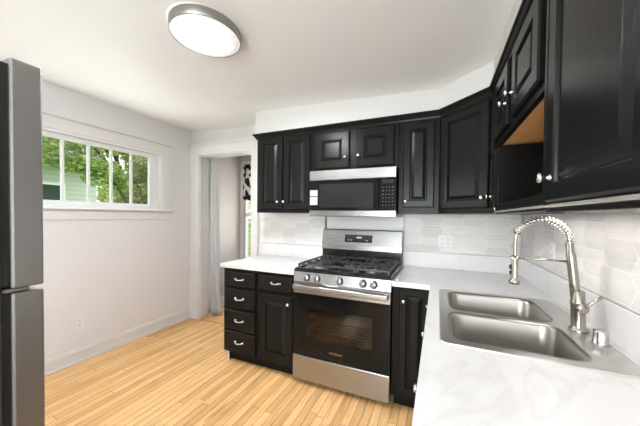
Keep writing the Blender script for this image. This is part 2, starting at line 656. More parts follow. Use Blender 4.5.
# windows -------------------------------------------------------
def window_left(name, W, x, panes_y, gl_z, label, casing=True):
    y0, y1, z0, z1 = W
    b = new_bm()
    e = .0008
    # jamb lining
    add_box(b, x - .115, x + .006, y0 - e, y0 + .022, z0, z1, .002)
    add_box(b, x - .115, x + .006, y1 - .022, y1 + e, z0, z1, .002)
    add_box(b, x - .115, x + .006, y0 + .022, y1 - .022, z1 - .02, z1 + e, .002)
    add_box(b, x - .115, x + .004, y0 + .022, y1 - .022, z0 - e, z0 + .012, .002)
    f = struct(name, b, M['frame'], label=label)
    s = new_bm()
    gy0, gy1 = panes_y[0], panes_y[-1]
    xs0, xs1 = x - .070, x - .036
    add_box(s, xs0, xs1, y0 + .022, gy0, z0 + .012, z1 - .02, .003)
    add_box(s, xs0, xs1, gy1, y1 - .022, z0 + .012, z1 - .02, .003)
    add_box(s, xs0, xs1, gy0, gy1, z0 + .012, gl_z[0], .003)
    add_box(s, xs0, xs1, gy0, gy1, gl_z[1], z1 - .02, .003)
    obj('sash', s, M['frame'], f)
    for yy in panes_y[1:-1]:
        obj('muntin', box(xs0 + .006, xs1 - .004, yy - .011, yy + .011, gl_z[0], gl_z[1], .002), M['frame'], f)
    obj('pane', box(x - .055, x - .051, gy0, gy1, gl_z[0], gl_z[1]), M['pane'], f)
    if casing:
        c = new_bm()
        add_box(c, x + .0005, x + .014, y1, y1 + .108, z0 - .02, z1, .003)
        add_box(c, x + .0005, x + .014, y0 - .108, y0, z0 - .02, z1, .003)
        add_box(c, x + .0005, x + .014, y0 - .108, y1 + .108, z1, z1 + .105, .003)
        obj('casing', c, M['casing'], f)
        c = new_bm()
        add_box(c, x + .0005, x + .034, y0 - .125, y1 + .125, z1 + .105, z1 + .128, .005)
        obj('head_ledge', c, M['trim'], f)
        obj('sill', box(x + .0005, x + .042, y0 - .12, y1 + .12, z0 - .022, z0 - .0005, .006), M['trim'], f)
        obj('apron', box(x + .0005, x + .014, y0 - .105, y1 + .105, z0 - .112, z0 - .022, .004), M['casing'], f)
    return f


py = [1.997 - .1875 * i for i in range(6, -1, -1)]
window_left('window_1', WIN, XL, py, (1.462, 1.992), 'long low white window high on the left wall with six panes')
window_left('window_2', WIN2, XL, [-1.78, -1.3, -.82], (1.07, 1.98), 'assumed window on the left wall behind the viewer, added for light', casing=False)  # unseen window added for its light and reflections

# window of the far room (double hung)
b = new_bm()
y = Y2
add_box(b, HALLWIN[0] - .062, HALLWIN[0], y - .02, y - .0005, HALLWIN[2] - .02, HALLWIN[3] + .08, .003)
add_box(b, HALLWIN[1], HALLWIN[1] + .08, y - .02, y - .0005, HALLWIN[2] - .02, HALLWIN[3] + .08, .003)
add_box(b, HALLWIN[0], HALLWIN[1], y - .02, y - .0005, HALLWIN[3], HALLWIN[3] + .08, .003)
add_box(b, HALLWIN[0] - .062, HALLWIN[1] + .08, y - .05, y - .0005, HALLWIN[2] - .05, HALLWIN[2] - .02, .003)
f3 = struct('window_3', b, M['casing'], label='window of the room beyond the doorway')
s = new_bm()
add_box(s, HALLWIN[0], HALLWIN[0] + .018, y + .02, y + .06, HALLWIN[2], HALLWIN[3])
add_box(s, HALLWIN[1] - .03, HALLWIN[1], y + .02, y + .06, HALLWIN[2], HALLWIN[3])
add_box(s, HALLWIN[0], HALLWIN[1], y + .02, y + .06, 1.335, 1.385)
add_box(s, HALLWIN[0], HALLWIN[1], y + .02, y + .06, HALLWIN[2], HALLWIN[2] + .05)
add_box(s, HALLWIN[0], HALLWIN[1], y + .02, y + .06, HALLWIN[3] - .04, HALLWIN[3])
obj('sash', s, M['frame'], f3)
obj('pane', box(HALLWIN[0] + .018, HALLWIN[1] - .03, y + .038, y + .042, HALLWIN[2] + .05, HALLWIN[3] - .04), M['pane'], f3)

# assumed unseen glazing behind the viewer, added to let light in
b = new_bm()
for (x0, x1, z0) in ((-2.65, -1.95, .65), (-1.0, .15, .25)):
    add_box(b, x0, x0 + .05, YF - .09, YF - .03, z0, 2.25)
    add_box(b, x1 - .05, x1, YF - .09, YF - .03, z0, 2.25)
    add_box(b, x0 + .05, x1 - .05, YF - .09, YF - .03, z0, z0 + .06)
    add_box(b, x0 + .05, x1 - .05, YF - .09, YF - .03, 2.19, 2.25)
f4 = struct('window_4', b, M['frame'], label='assumed windows behind the viewer, added to let in light')
obj('pane', box(-2.60, -2.0, YF - .062, YF - .058, .71, 2.19), M['pane'], f4)
obj('pane', box(-.95, .10, YF - .062, YF - .058, .31, 2.19), M['pane'], f4)


# tiled backsplash: elongated hexagon tiles laid on grout ----------
def tile_field(w, h, u0, seed):
    """hexagons with points left and right, clipped to w x h; x across, z up, facing -y"""
    r = random.Random(seed)
    b = new_bm()
    hw, hh, pt = 0.100, 0.056, 0.034
    g = 0.0020
    px, pz = 2 * hw - pt, 2 * hh
    i = -2
    while (i - 1) * px < w + .3:
        j = -2
        while (j - 1) * pz < h + .2:
            cx = u0 + i * px
            cz = j * pz + (hh if i % 2 else 0) + .01
            k = r.randrange(3)
            half = r.random() < 0.45
            for s in ((-1, 1) if half else (0,)):
                if s == 0:
                    P = [(-hw, 0), (-hw + pt, -hh), (hw - pt, -hh), (hw, 0), (hw - pt, hh), (-hw + pt, hh)]
                elif s < 0:
                    P = [(-hw, -g * .6), (-hw + pt, -hh), (hw - pt, -hh), (hw, -g * .6)]
                else:
                    P = [(-hw, g * .6), (hw, g * .6), (hw - pt, hh), (-hw + pt, hh)]
                vs = [b.verts.new((cx + p[0] * (1 - g / hw), -.0015, cz + p[1] * (1 - g / hh))) for p in P]
                vf = b.faces.new(vs)
                vf.material_index = 1 + (k if s <= 0 else (k + 1) % 3)
            j += 1
        i += 1
    for co, no in (((0, 0, 0), (-1, 0, 0)), ((w, 0, 0), (1, 0, 0)), ((0, 0, 0), (0, 0, -1)), ((0, 0, h), (0, 0, 1))):
        bmesh.ops.bisect_plane(b, geom=b.verts[:] + b.edges[:] + b.faces[:], plane_co=co, plane_no=no, clear_outer=True)
    add_box(b, 0, w, -.0008, .007, 0, h)
    return b


TZ0, TZ1 = 1.046, 1.378
TM = [M['grout'], M['tile0'], M['tile1'], M['tile2']]
def tile_wall(name, w, u0, seed, loc, rz, label):
    b = tile_field(w, TZ1 - TZ0, u0, seed)
    bmesh.ops.transform(b, matrix=Matrix.Translation(loc) @ Matrix.Rotation(rz, 4, 'Z'), verts=b.verts[:])
    o = obj(name, b, TM, fix=False)
    o['kind'] = 'structure'
    o['label'] = label
tile_wall('wall_backsplash_left', .80, .05, 1, (-1.88, YB - .0085, TZ0), 0, 'pale hexagon tile left of the range')
tile_wall('wall_backsplash_back', .875, .06, 2, (-.285, YB - .0085, TZ0), 0, 'pale hexagon tile right of the range')
tile_wall('wall_backsplash_right', 3.0, .05, 3, (XR - .0085, YB - .012, TZ0), -PI / 2, 'pale hexagon tile along the right wall')
struct('wall_panel', box(-1.058, -.308, YB - .006, YB - .0008, .93, 1.40), M['trim'], label='smooth white panel behind the range')
b = new_bm()
add_box(b, -.306, -.297, YB - .016, YB - .0008, 1.046, 1.378)
add_box(b, -1.072, -1.060, YB - .016, YB - .0008, 1.20, 1.352)
struct('trim_3', b, M['edge'], label='thin dark edge strips of the tile beside the range')


# ---------------------------------------------------------------- cabinet parts (cabinet frame: x along the face, -y towards the viewer, z up from its bottom)
def panel_front(x0, x1, z0, z1, style='raised', t=.020, stile=.056, bv=.020):
    """one door or drawer front with a raised centre panel"""
    b = new_bm()
    w, h = x1 - x0, z1 - z0
    if style == 'raised':
        prof = [(0, 0), (0, -t + .006), (.003, -t + .002), (.007, -t), (stile, -t), (stile + .005, -t + .004),
                (stile + .007, -t + .011), (stile + .011, -t + .011), (stile + .011 + bv, -t + .003), (stile + .014 + bv, -t + .002)]
    else:
        prof = [(0, 0), (0, -t + .008), (.004, -t + .003), (.010, -t + .002), (.014, -t)]
    loops = []
    for ins, d in prof:
        ins = min(ins, min(w, h) * .46)
        loops.append([b.verts.new(p) for p in ((x0 + ins, d, z0 + ins), (x1 - ins, d, z0 + ins), (x1 - ins, d, z1 - ins), (x0 + ins, d, z1 - ins))])
    b.faces.new(loops[0][::-1])
    for a, c in zip(loops, loops[1:]):
        for i in range(4):
            j = (i + 1) % 4
            b.faces.new((a[i], a[j], c[j], c[i]))
    b.faces.new(loops[-1])
    return b


def knob_bm(x, z, y=-.020, r=.0135):
    b = new_bm()
    add_lathe(b, [(.0085, 0), (.0085, .002), (.0045, .006), (.0045, .014), (r * .8, .018), (r, .022), (r * .93, .027), (r * .5, .030), (0, .031)], (x, y, z), (0, -1, 0), 16)
    return b


def pull_bm(x, z, y=-.020, L=.105):
    b = new_bm()
    pts, rs = [], []
    for i in range(13):
        s = -1 + 2 * i / 12
        pts.append((x + s * L / 2 * .80, y - .006 - .020 * (1 - abs(s) ** 2.5), z + .002 - .002 * (1 - s * s)))
        rs.append(.0042 + .0022 * abs(s) ** 2 + (.001 if abs(s) < .2 else 0))
    add_tube(b, pts, rs, 8)
    for s in (-1, 1):
        add_lathe(b, [(.011, 0), (.011, .003), (.007, .007), (0, .009)], (x + s * L / 2 * .80, y, z + .002), (0, -1, 0), 12)
        add_lathe(b, [(0, -.012), (.0055, -.008), (.0065, 0), (0.0045, .006), (0, .008)], (x + s * L / 2 * .86, y - .006, z + .003), (s, 0, .25), 10)
    return b


def crown_bm(path, z0=-.02, h=.05, proj=.034):
    """small crown moulding swept along a 2D path with mitred corners; outward is to the right of travel"""
    b = new_bm()
    prof = [(0, 0), (.008, 0), (.010, .010), (.018, .020), (.026, .032), (proj, .038), (proj, h), (0, h)]
    pts = [Vector(p) for p in path]
    rings = []
    for i, p in enumerate(pts):
        d0 = (pts[i] - pts[i - 1]).normalized() if i > 0 else None
        d1 = (pts[i + 1] - pts[i]).normalized() if i < len(pts) - 1 else None
        nrm = lambda d: Vector((d.y, -d.x))
        if d0 is None:
            m = nrm(d1)
        elif d1 is None:
            m = nrm(d0)
        else:
            n0, n1 = nrm(d0), nrm(d1)
            m = (n0 + n1)
            m = m / m.dot(n0)
        rings.append([b.verts.new((p.x + m.x * o, p.y + m.y * o, z0 + z)) for o, z in prof])
    n = len(prof)
    for a, c in zip(rings, rings[1:]):
        for i in range(n):
            b.faces.new((a[i], a[(i + 1) % n], c[(i + 1) % n], c[i]))
    b.faces.new(rings[0])
    b.faces.new(rings[-1][::-1])
    return b


def knobbed_door(root, x0, x1, z0, z1, kx, kz, style='raised', stile=.056, name='door', bv=.020):
    d = obj(name, panel_front(x0, x1, z0, z1, style, stile=stile, bv=bv), M['black'], root)
    if kx is not None:
        obj('knob', knob_bm(kx, kz), M['knob'], d)
    return d


ZU, HU = 1.378, .724             # wall cabinets: underside height and box height


def wall_cabinet(label, loc, rz, W, H, D, doors, group='black wall cabinets', bv=.020):
    c = thing('wall_cabinet', label, 'cabinet', loc, rz, group)
    b = new_bm()
    add_box(b, 0, W, 0, D, 0, H, .0015)
    obj('carcass', b, M['carcass'], c)
    for (x0, x1, z0, z1, kx, kz, st) in doors:
        knobbed_door(c, x0, x1, z0, z1, kx, kz, stile=st, bv=bv)
    return c


# left pair ------------------------------------------------------
c = wall_cabinet('tall black double-door wall cabinet left of the microwave beside the doorway', (-1.674, UY, ZU), 0, .613, HU, YB - UY - .002,
                 [(.024, .296, .032, .716, .262, .102, .052), (.318, .590, .032, .716, .330, .102, .052)])
obj('crown_moulding', crown_bm([(0, .28), (0, 0), (.613, 0)], HU - .004), M['black'], c)
# over the microwave ---------------------------------------------
c = wall_cabinet('short black double-door wall cabinet directly above the microwave', (-1.059, UY, 1.746), 0, .757, ZU + HU - 1.746, YB - UY - .002,
                 [(.030, .350, .021, .336, .316, .108, .062), (.414, .722, .021, .336, .432, .112, .062)])
obj('crown_moulding', crown_bm([(0, 0), (.757, 0)], ZU + HU - 1.746 - .004), M['black'], c)
# narrow one -----------------------------------------------------
c = wall_cabinet('narrow black single-door wall cabinet right of the microwave', (-.300, UY, ZU), 0, .296, HU, YB - UY - .002,
                 [(.034, .262, .048, .700, .056, .096, .050)])
obj('crown_moulding', crown_bm([(0, 0), (.2985, 0)], HU - .004), M['black'], c)
# diagonal corner ------------------------------------------------
DX0 = -.0015
DA = math.atan2(UY - DY1, UX - DX0)
WD = math.hypot(UX + .0015, UY - DY1)
c = thing('wall_cabinet', 'black corner wall cabinet with a wide diagonal door', 'cabinet', (DX0, UY, ZU), -DA, 'black wall cabinets')
R = Matrix.Rotation(DA, 4, 'Z') @ Matrix.Translation((-DX0, -UY, 0))
b = new_bm()
pts = [(DX0, UY), (UX, DY1), (XR - .012, DY1), (XR - .012, YB - .012), (DX0, YB - .012)]
pl = [(R @ Vector((x, y, 0))).xy for x, y in pts]
add_prism(b, [tuple(p) for p in pl], 'z', 0, HU)
obj('carcass', b, M['carcass'], c)
knobbed_door(c, .022, WD - .022, .036, .704, WD - .048, .100, stile=.052)
obj('crown_moulding', crown_bm([(.0, 0), (WD, 0)], HU - .004), M['black'], c)

# right wall: short double-door cabinet above the open niche -----
NY0, NY1 = DY1 - .004, .966        # far and near ends
NW = NY0 - NY1
ZS = 1.758
c = thing('wall_cabinet', 'black double-door wall cabinet with orange raw-wood underside above the open niche', 'cabinet', (UX, NY0, ZS), -PI / 2, 'black wall cabinets')
HS = ZU + HU - ZS
obj('carcass', box(0, NW, 0, XR - UX - .012, .006, HS, .0015), M['carcass'], c)
obj('underside', box(.010, NW - .004, .020, XR - UX - .014, -.0015, .0055), M['wood'], c, label='unpainted orange wood underside')
obj('face_rail', box(0, NW, -.0015, .0195, -.003, .028, .001), M['carcass'], c)
knobbed_door(c, .090, .418, .030, .332, .392, .135, stile=.058)
knobbed_door(c, .498, .840, .030, .332, .514, .135, stile=.058)
obj('crown_moulding', crown_bm([(0, 0), (NW, 0)], HS - .004), M['black'], c)
# narrow cabinet beneath its far end -----------------------------
c = wall_cabinet('slim black cabinet with one knob between the corner cabinet and the open niche', (UX, NY0, ZU), -PI / 2, .156, ZS - ZU - .008, XR - UX - .012,
                 [(.008, .148, .040, ZS - ZU - .020, .068, .100, .034)])
obj('catch', box(.085, .105, -.008, 0, .018, .034, .002), M['knob'], c, label='small silver catch plate')
# open niche shelf -----------------------------------------------
t = thing('niche_shelf', 'open black shelf at the bottom of the niche between the slim and the big cabinet', 'shelf', (UX, NY0 - .158, ZU), -PI / 2)
obj('board', box(0, NW - .158, 0, XR - UX - .012, .012, .034, .003), M['carcass'], t)
obj('front_rail', box(0, NW - .158, -.010, .016, -.010, .050, .006, 2), M['black'], t)
obj('bottom_strip', box(.0, NW - .158, -.016, -.010, .004, .013, .002), M['strip'], t, label='pale shiny strip along the shelf edge')
# the big one near the viewer ------------------------------------
BW = .60
c = wall_cabinet('large black wall cabinet nearest the viewer above the sink', (UX - .002, NY1 - .002, ZU - .010), -PI / 2, BW, HU + .010, XR - UX - .010,
                 [(.019, BW - .155, .026, .716, .060, .094, .050)], bv=.030)
obj('side_panel', box(-.001, .0165, -.020, 0, .020, .716, .002), M['black'], c)
obj('bottom_strip', box(0, BW, -.016, 0, .013, .0225, .004, 2), M['strip'], c, label='pale shiny strip along the bottom edge')
obj('crown_moulding', crown_bm([(0, 0), (BW, 0)], HU + .006), M['black'], c)

# ---------------------------------------------------------------- base cabinets
BYF = 1.889                        # face of the back-wall base cabinets
ZCB = .872                         # underside of the worktops


def pulled_drawer(root, x0, x1, z0, z1):
    d = obj('drawer', panel_front(x0, x1, z0, z1, 'slab', t=.022), M['black'], root)
    obj('pull', pull_bm((x0 + x1) / 2 + .005, (z0 + z1) / 2), M['knob'], d)
    return d


LX0, LX1 = -1.828, -1.076
LW = LX1 - LX0
c = thing('base_cabinet', 'black base cabinet left of the range with a stack of four drawers', 'cabinet', (LX0, BYF, 0), 0, 'black base cabinets')
obj('carcass', box(0, LW, 0, YB - BYF - .026, .095, ZCB, .0015), M['carcass'], c)
obj('toe_kick', box(.02, LW - .01, .055, .075, .0, .096), M['carcass'], c)
for (z0, z1) in ((.704, .846), (.508, .688), (.312, .492), (.116, .296)):
    pulled_drawer(c, .016, .366, z0, z1)
pulled_drawer(c, .408, LW - .012, .712, .850)
knobbed_door(c, .408, LW - .012, .118, .690, LW - .045, .625, stile=.060)
b = new_bm()
add_lathe(b, [(.018, 0), (.018, .008), (.008, .012), (.008, .096)], (.035, .030, 0), (0, 0, 1), 12)
obj('levelling_foot', b, M['knob'], c)

RX0 = -.290
RXF = -.018                        # face of the cabinets under the sink counter
c = thing('base_cabinet', 'black corner base cabinet right of the range running on beneath the sink counter', 'cabinet', (RX0, BYF, 0), 0, 'black base cabinets')
b = new_bm()
o_ = [(RX0, BYF), (RXF, BYF), (RXF, -.60), (RXF + .02, -.60), (RXF + .02, BYF + .02), (-.02, YB - .03), (RX0, YB - .03)]
add_prism(b, [(x - RX0, y - BYF) for x, y in o_], 'z', .095, ZCB)
obj('carcass', b, M['carcass'], c)
b = new_bm()
add_prism(b, [(0.01, .055), (RXF + .06 - RX0, .055), (RXF + .06 - RX0, -2.48), (RXF + .08 - RX0, -2.48), (RXF + .08 - RX0, .075), (.01, .075)], 'z', 0, .096)
obj('toe_kick', b, M['carcass'], c)
knobbed_door(c, .046, .250, .120, .862, .078, .775, stile=.046)
for (a0, a1) in ((1.84, 1.42), (1.40, .98), (.96, .50), (.48, .02)):
    b = panel_front(0, a0 - a1, .12, .85, 'raised')
    bmesh.ops.transform(b, matrix=Matrix.Translation((RXF - RX0, a0 - BYF, 0)) @ Matrix.Rotation(-PI / 2, 4, 'Z'), verts=b.verts[:])
    d = obj('door', b, M['black'], c)
    b = knob_bm(.04, .78)
    bmesh.ops.transform(b, matrix=Matrix.Translation((RXF - RX0, a0 - BYF, 0)) @ Matrix.Rotation(-PI / 2, 4, 'Z'), verts=b.verts[:])
    obj('knob', b, M['knob'], d)

# ---------------------------------------------------------------- worktops
ZT = .908
def slab(outline, holes, z0, z1):
    b = new_bm()
    edges = []
    allv = []
    for loop in [outline] + holes:
        vs = [b.verts.new((x, y, z1)) for x, y in loop]
        allv.append(vs)
        for i in range(len(vs)):
            edges.append(b.edges.new((vs[i], vs[(i + 1) % len(vs)])))
    bmesh.ops.triangle_fill(b, use_beauty=True, use_dissolve=False, edges=edges)
    top = b.faces[:]
    r = bmesh.ops.extrude_face_region(b, geom=top)
    bmesh.ops.translate(b, vec=(0, 0, z0 - z1), verts=[v for v in r['geom'] if isinstance(v, bmesh.types.BMVert)])
    return b


t = thing('countertop', 'short white quartz countertop left of the range', 'countertop', (-1.46, 2.18, ZCB), 0, 'white quartz countertops')
obj('slab', box(-1.846, -1.071, 1.853, YB - .001, ZCB + .0005, ZT, .004), M['quartz'], t, local=False)
obj('upstand', box(-1.846, -1.071, YB - .021, YB - .001, ZT, TZ0 - .002, .002), M['quartz'], t, local=False)
obj('caulk_line', box(-1.846, -1.080, YB - .0215, YB - .0195, TZ0 - .004, TZ0 - .0005), M['edge'], t, local=False, label='thin dark joint above the upstand')

SKX = (.010, .560)
SKY = (1.002, 1.752)
t = thing('countertop', 'long L-shaped white quartz countertop holding the sink', 'countertop', (.28, 1.2, ZCB), 0, 'white quartz countertops')
b = slab([(-.292, YB - .001), (-.292, 1.853), (-.045, 1.853), (-.045, -.62), (XR - .001, -.62), (XR - .001, YB - .001)],
         [[(.035, 1.028), (.535, 1.028), (.535, 1.728), (.035, 1.728)]], ZCB + .0005, ZT)
obj('slab', b, M['quartz'], t, local=False)
b = new_bm()
add_box(b, -.292, XR - .021, YB - .021, YB - .001, ZT, TZ0 - .002, .002)
add_box(b, XR - .021, XR - .001, -.62, YB - .001, ZT, TZ0 - .002, .002)
obj('upstand', b, M['quartz'], t, local=False)
b = new_bm()
add_box(b, -.292, XR - .0125, YB - .0215, YB - .0195, TZ0 - .004, TZ0 - .0005)
add_box(b, XR - .0130, XR - .0105, -.62, YB - .0125, TZ0 - .002, TZ0 + .0005)
obj('caulk_line', b, M['edge'], t, local=False, label='thin dark joint above the upstand')


# ---------------------------------------------------------------- sink
def rrect(x0, x1, y0, y1, r, n=6):
    P = []
    for cx, cy, a in ((x1 - r, y0 + r, -90), (x1 - r, y1 - r, 0), (x0 + r, y1 - r, 90), (x0 + r, y0 + r, 180)):
        for i in range(n + 1):
            t_ = math.radians(a + 90 * i / n)
            P.append((cx + r * math.cos(t_), cy + r * math.sin(t_)))
    return P


ZR = ZT + .0065
t = thing('kitchen_sink', 'double-bowl stainless steel drop-in sink in the right counter', 'sink', (.285, 1.36, ZT))
BOWLS = [(.050, .446, 1.046, 1.346, .17, 'front'), (.056, .458, 1.386, 1.710, .17, 'rear')]
b = new_bm()
edges = []
loops = [rrect(SKX[0] + .008, SKX[1] - .008, SKY[0] + .008, SKY[1] - .008, .016)] + [rrect(x0, x1, y0, y1, .055) for x0, x1, y0, y1, _, _ in BOWLS]
for lp in loops:
    vs = [b.verts.new((x, y, ZR)) for x, y in lp]
    for i in range(len(vs)):
        edges.append(b.edges.new((vs[i], vs[(i + 1) % len(vs)])))
bmesh.ops.triangle_fill(b, use_beauty=True, edges=edges)
prev = None
for (ins, z) in ((.008, ZR), (.0065, ZR + .0016), (.003, ZR + .001), (0, ZT + .002), (0, ZT + .0005), (.012, ZT + .0005)):
    vs = [b.verts.new((x, y, z)) for x, y in rrect(SKX[0] + ins, SKX[1] - ins, SKY[0] + ins, SKY[1] - ins, max(.024 - ins, .006))]
    if prev:
        for i in range(len(vs)):
            j = (i + 1) % len(vs)
            fc = b.faces.new((prev[i], prev[j], vs[j], vs[i]))
            fc.smooth = True
    prev = vs
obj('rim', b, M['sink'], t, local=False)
for (x0, x1, y0, y1, dep, nm) in BOWLS:
    b = new_bm()
    prev = None
    for (ins, z) in ((-.006, ZR + .0008), (0, ZR), (.004, ZR - .004), (.007, ZR - .012), (.014, ZR - dep + .045), (.022, ZR - dep + .018), (.042, ZR - dep + .003), (.07, ZR - dep), (.13, ZR - dep - .004)):
        vs = [b.verts.new((x, y, z)) for x, y in rrect(x0 + ins, x1 - ins, y0 + ins, y1 - ins, max(.055 - ins * .35, .02))]
        if prev:
            for i in range(len(vs)):
                j = (i + 1) % len(vs)
                fc = b.faces.new((prev[i], prev[j], vs[j], vs[i]))
                fc.smooth = True
        prev = vs
    b.faces.new(prev)
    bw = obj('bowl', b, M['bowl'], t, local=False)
    b = new_bm()
    cx, cy = (x0 + x1) / 2 + .03, (y0 + y1) / 2
    add_lathe(b, [(.056, .0), (.054, .004), (.042, .003), (.038, -.001), (.012, 0), (.006, .008), (0, .009)], (cx, cy, ZR - dep - .0035), (0, 0, 1), 24)
    obj('drain', b, M['chrome'], bw, local=False)

# ---------------------------------------------------------------- faucet
ZD = ZR + .0018
FX, FY = .511, 1.330
lean = lambda z: FX - .115 * max(z - .95, 0)
t = thing('faucet', 'brushed nickel spring-neck pull-down faucet behind the sink bowls', 'faucet', (FX, FY, ZD))
b = new_bm()
add_lathe(b, [(.030, 0), (.030, .005), (.025, .010), (.0225, .016), (.0225, .100), (.024, .103), (.024, .111), (.022, .115), (.022, .150), (.018, .154), (0, .154)], (FX, FY, ZD), (-.035, 0, 1), 24)
obj('base', b, M['nickel'], t, local=False)
hb = new_bm()
add_lathe(hb, [(.020, -.012), (.020, .022), (.0185, .027), (.010, .030), (0, .030)], (FX - .002, FY - .006, ZD + .092), (.12, -1, 0), 20)
h = obj('valve_body', hb, M['nickel'], t, local=False)
hb = new_bm()
add_tube(hb, [(FX + .004, FY - .030, ZD + .098), (FX + .018, FY - .036, ZD + .114), (FX + .050, FY - .046, ZD + .150)], [.006, .0055, .0052], 10)
obj('lever_handle', hb, M['nickel'], h, local=False)
b = new_bm()
add_tube(b, [(lean(z), FY, z) for z in (1.035, 1.10, 1.17, 1.212, 1.218, 1.258, 1.262)], [.0165, .0165, .0162, .0162, .0135, .0135, .010], 20)
obj('post', b, M['nickel'], t, local=False)
# hose along the arc, spring coiled round it
AX, AR, AZ = .387, .0890, 1.258
arc = []
for i in range(61):
    a = math.radians(-4 + 188 * i / 60)
    arc.append(Vector((AX + AR * math.cos(a), FY, AZ + .088 * math.sin(a))))
hose_path = arc + [Vector((AX - AR, FY, AZ - .03)), Vector((AX - AR, FY, AZ - .06)), Vector((AX - AR, FY, 1.172))]
b = new_bm()
add_tube(b, hose_path, .0065, 12)
obj('hose', b, M['nickel'], t, local=False)
b = new_bm()
turns, seg = 19, 12
hel = []
last = 51
for k in range(turns * seg + 1):
    s = k / (turns * seg) * last
    i = min(int(s), last - 1)
    p = arc[i].lerp(arc[i + 1], s - i)
    tn = (arc[i + 1] - arc[i]).normalized()
    n1 = Vector((0, 1, 0))
    n2 = tn.cross(n1)
    an = 2 * PI * k / seg
    hel.append(p + (n1 * math.cos(an) + n2 * math.sin(an)) * .0132)
add_tube(b, hel, .0024, 6)
obj('spring', b, M['knob'], t, local=False)
b = new_bm()
add_tube(b, [arc[50] + Vector((0, 0, .001)), arc[53]], [.014, .014], 16)
obj('spring_collar', b, M['nickel'], t, local=False)
b = new_bm()
hx = AX - AR
add_lathe(b, [(.0105, .115), (.0125, .112), (.0130, .040), (.0145, .030), (.0150, .014), (.021, .010), (.021, 0), (.017, -.004), (0, -.004)], (hx, FY, 1.078), (0, 0, 1), 20)
sh = obj('spray_head', b, M['nickel'], t, local=False)
b = new_bm()
add_box(b, hx - .0185, hx - .010, FY - .006, FY + .006, 1.112, 1.130, .003)
add_box(b, hx - .0200, hx - .010, FY - .006, FY + .006, 1.135, 1.155, .003)
obj('spray_button', b, M['rubber'], sh, local=False, label='black spray toggle')
b = new_bm()
add_tube(b, [(lean(1.182), FY, 1.182), (hx + .010, FY, 1.1845)], .0042, 10)
add_lathe(b, [(.0155, -.008), (.0155, .008), (.011, .008), (.011, -.008), (.0155, -.008)], (hx, FY, 1.184), (0, 0, 1), 20)
obj('support_arm', b, M['nickel'], t, local=False)

# air gap cap ----------------------------------------------------
b = new_bm()
add_lathe(b, [(.0235, 0), (.0235, .004), (.022, .006), (.022, .040), (.0205, .045), (.017, .047), (0, .047)], (0, 0, 0), (0, 0, 1), 28)
o = obj('air_gap_cap', b, M['chrome'])
o.location = (.530, 1.222, ZR + .0008)
tag(o, 'small shiny chrome air gap cap on the sink rim right of the faucet', 'plumbing fitting')

# ---------------------------------------------------------------- range
GX0, GX1 = -1.066, -.298
GW = GX1 - GX0
GY = 1.862
t = thing('gas_range', 'stainless steel freestanding gas range with black oven door', 'stove', ((GX0 + GX1) / 2, GY, 0))
def rb(name, bm_, m, parent=None, label=None):
    return obj(name, bm_, m, parent or t, local=False, label=label)
b = new_bm()
yb = YB - .024
add_box(b, GX0 + .004, GX0 + .03, GY + .03, yb, .045, .905)
add_box(b, GX1 - .03, GX1 - .004, GY + .03, yb, .045, .905)
add_box(b, GX0 + .03, GX1 - .03, yb - .03, yb, .045, .905)
add_box(b, GX0 + .03, GX1 - .03, GY + .03, yb - .03, .045, .235)
add_box(b, GX0 + .03, GX1 - .03, GY + .03, yb - .03, .82, .905)
rb('body', b, M['enamel'])
for fx in (GX0 + .05, GX1 - .05):
    for fy in (GY + .08, yb - .08):
        b = new_bm()
        add_lathe(b, [(.018, 0), (.018, .012), (.010, .014), (.010, .046)], (fx, fy, 0), (0, 0, 1), 12)
        rb('foot', b, M['rubber'])
rb('storage_drawer', box(GX0 - .006, GX1 + .001, GY - .008, GY + .028, .040, .236, .006, 2), M['steel'])
# oven door: black glass with a see-through window
WX0, WX1, WZ0, WZ1 = -.945, -.425, .385, .625
b = new_bm()
hole_wall(b, 'y', GY - .008, GY + .026, GX0 - .004, GX1 + .001, .245, .735, [(WX0, WX1, WZ0, WZ1)])
dr = rb('oven_door', b, M['dglass'])
rb('window_pane', box(WX0, WX1, GY - .0075, GY - .003, WZ0, WZ1), M['oglass'], dr)
rb('top_trim', box(GX0 - .003, GX1 + .001, GY - .010, GY + .026, .736, .822, .004), M['steel'], dr)
b = new_bm()
hz = .793
add_box(b, GX0 + .012, GX1 - .012, GY - .055, GY - .036, hz - .019, hz + .019, .008, 3)
hd = rb('handle', b, M['steel'], dr)
for hx_ in (GX0 + .035, GX1 - .035):
    rb('handle_bracket', box(hx_ - .012, hx_ + .012, GY - .040, GY - .010, hz - .014, hz + .014, .003), M['steel'], hd)
b = text_bm('FRIGIDAIRE', .021, Matrix.Translation((-.70, GY - .0088, .306)) @ Matrix.Rotation(PI / 2, 4, 'X'))
rb('brand_lettering', b, M['knob'], dr)
# oven cavity with racks
b = new_bm()
add_box(b, GX0 + .09, GX1 - .09, GY + .42, GY + .43, .30, .70)
add_box(b, GX0 + .08, GX0 + .09, GY + .032, GY + .43, .30, .70)
add_box(b, GX1 - .09, GX1 - .08, GY + .032, GY + .43, .30, .70)
add_box(b, GX0 + .08, GX1 - .08, GY + .032, GY + .43, .29, .30)
add_box(b, GX0 + .08, GX1 - .08, GY + .032, GY + .43, .70, .71)
rb('oven_cavity', b, M['cavity'])
for z in (.43, .53):
    b = new_bm()
    for k in range(9):
        yy = GY + .05 + k * .042
        add_tube(b, [(GX0 + .095, yy, z), (GX1 - .095, yy, z)], .0028, 6)
    for xx in (GX0 + .10, GX1 - .10):
        add_tube(b, [(xx, GY + .05, z), (xx, GY + .386, z)], .0035, 6)
    rb('oven_rack', b, M['rack'])
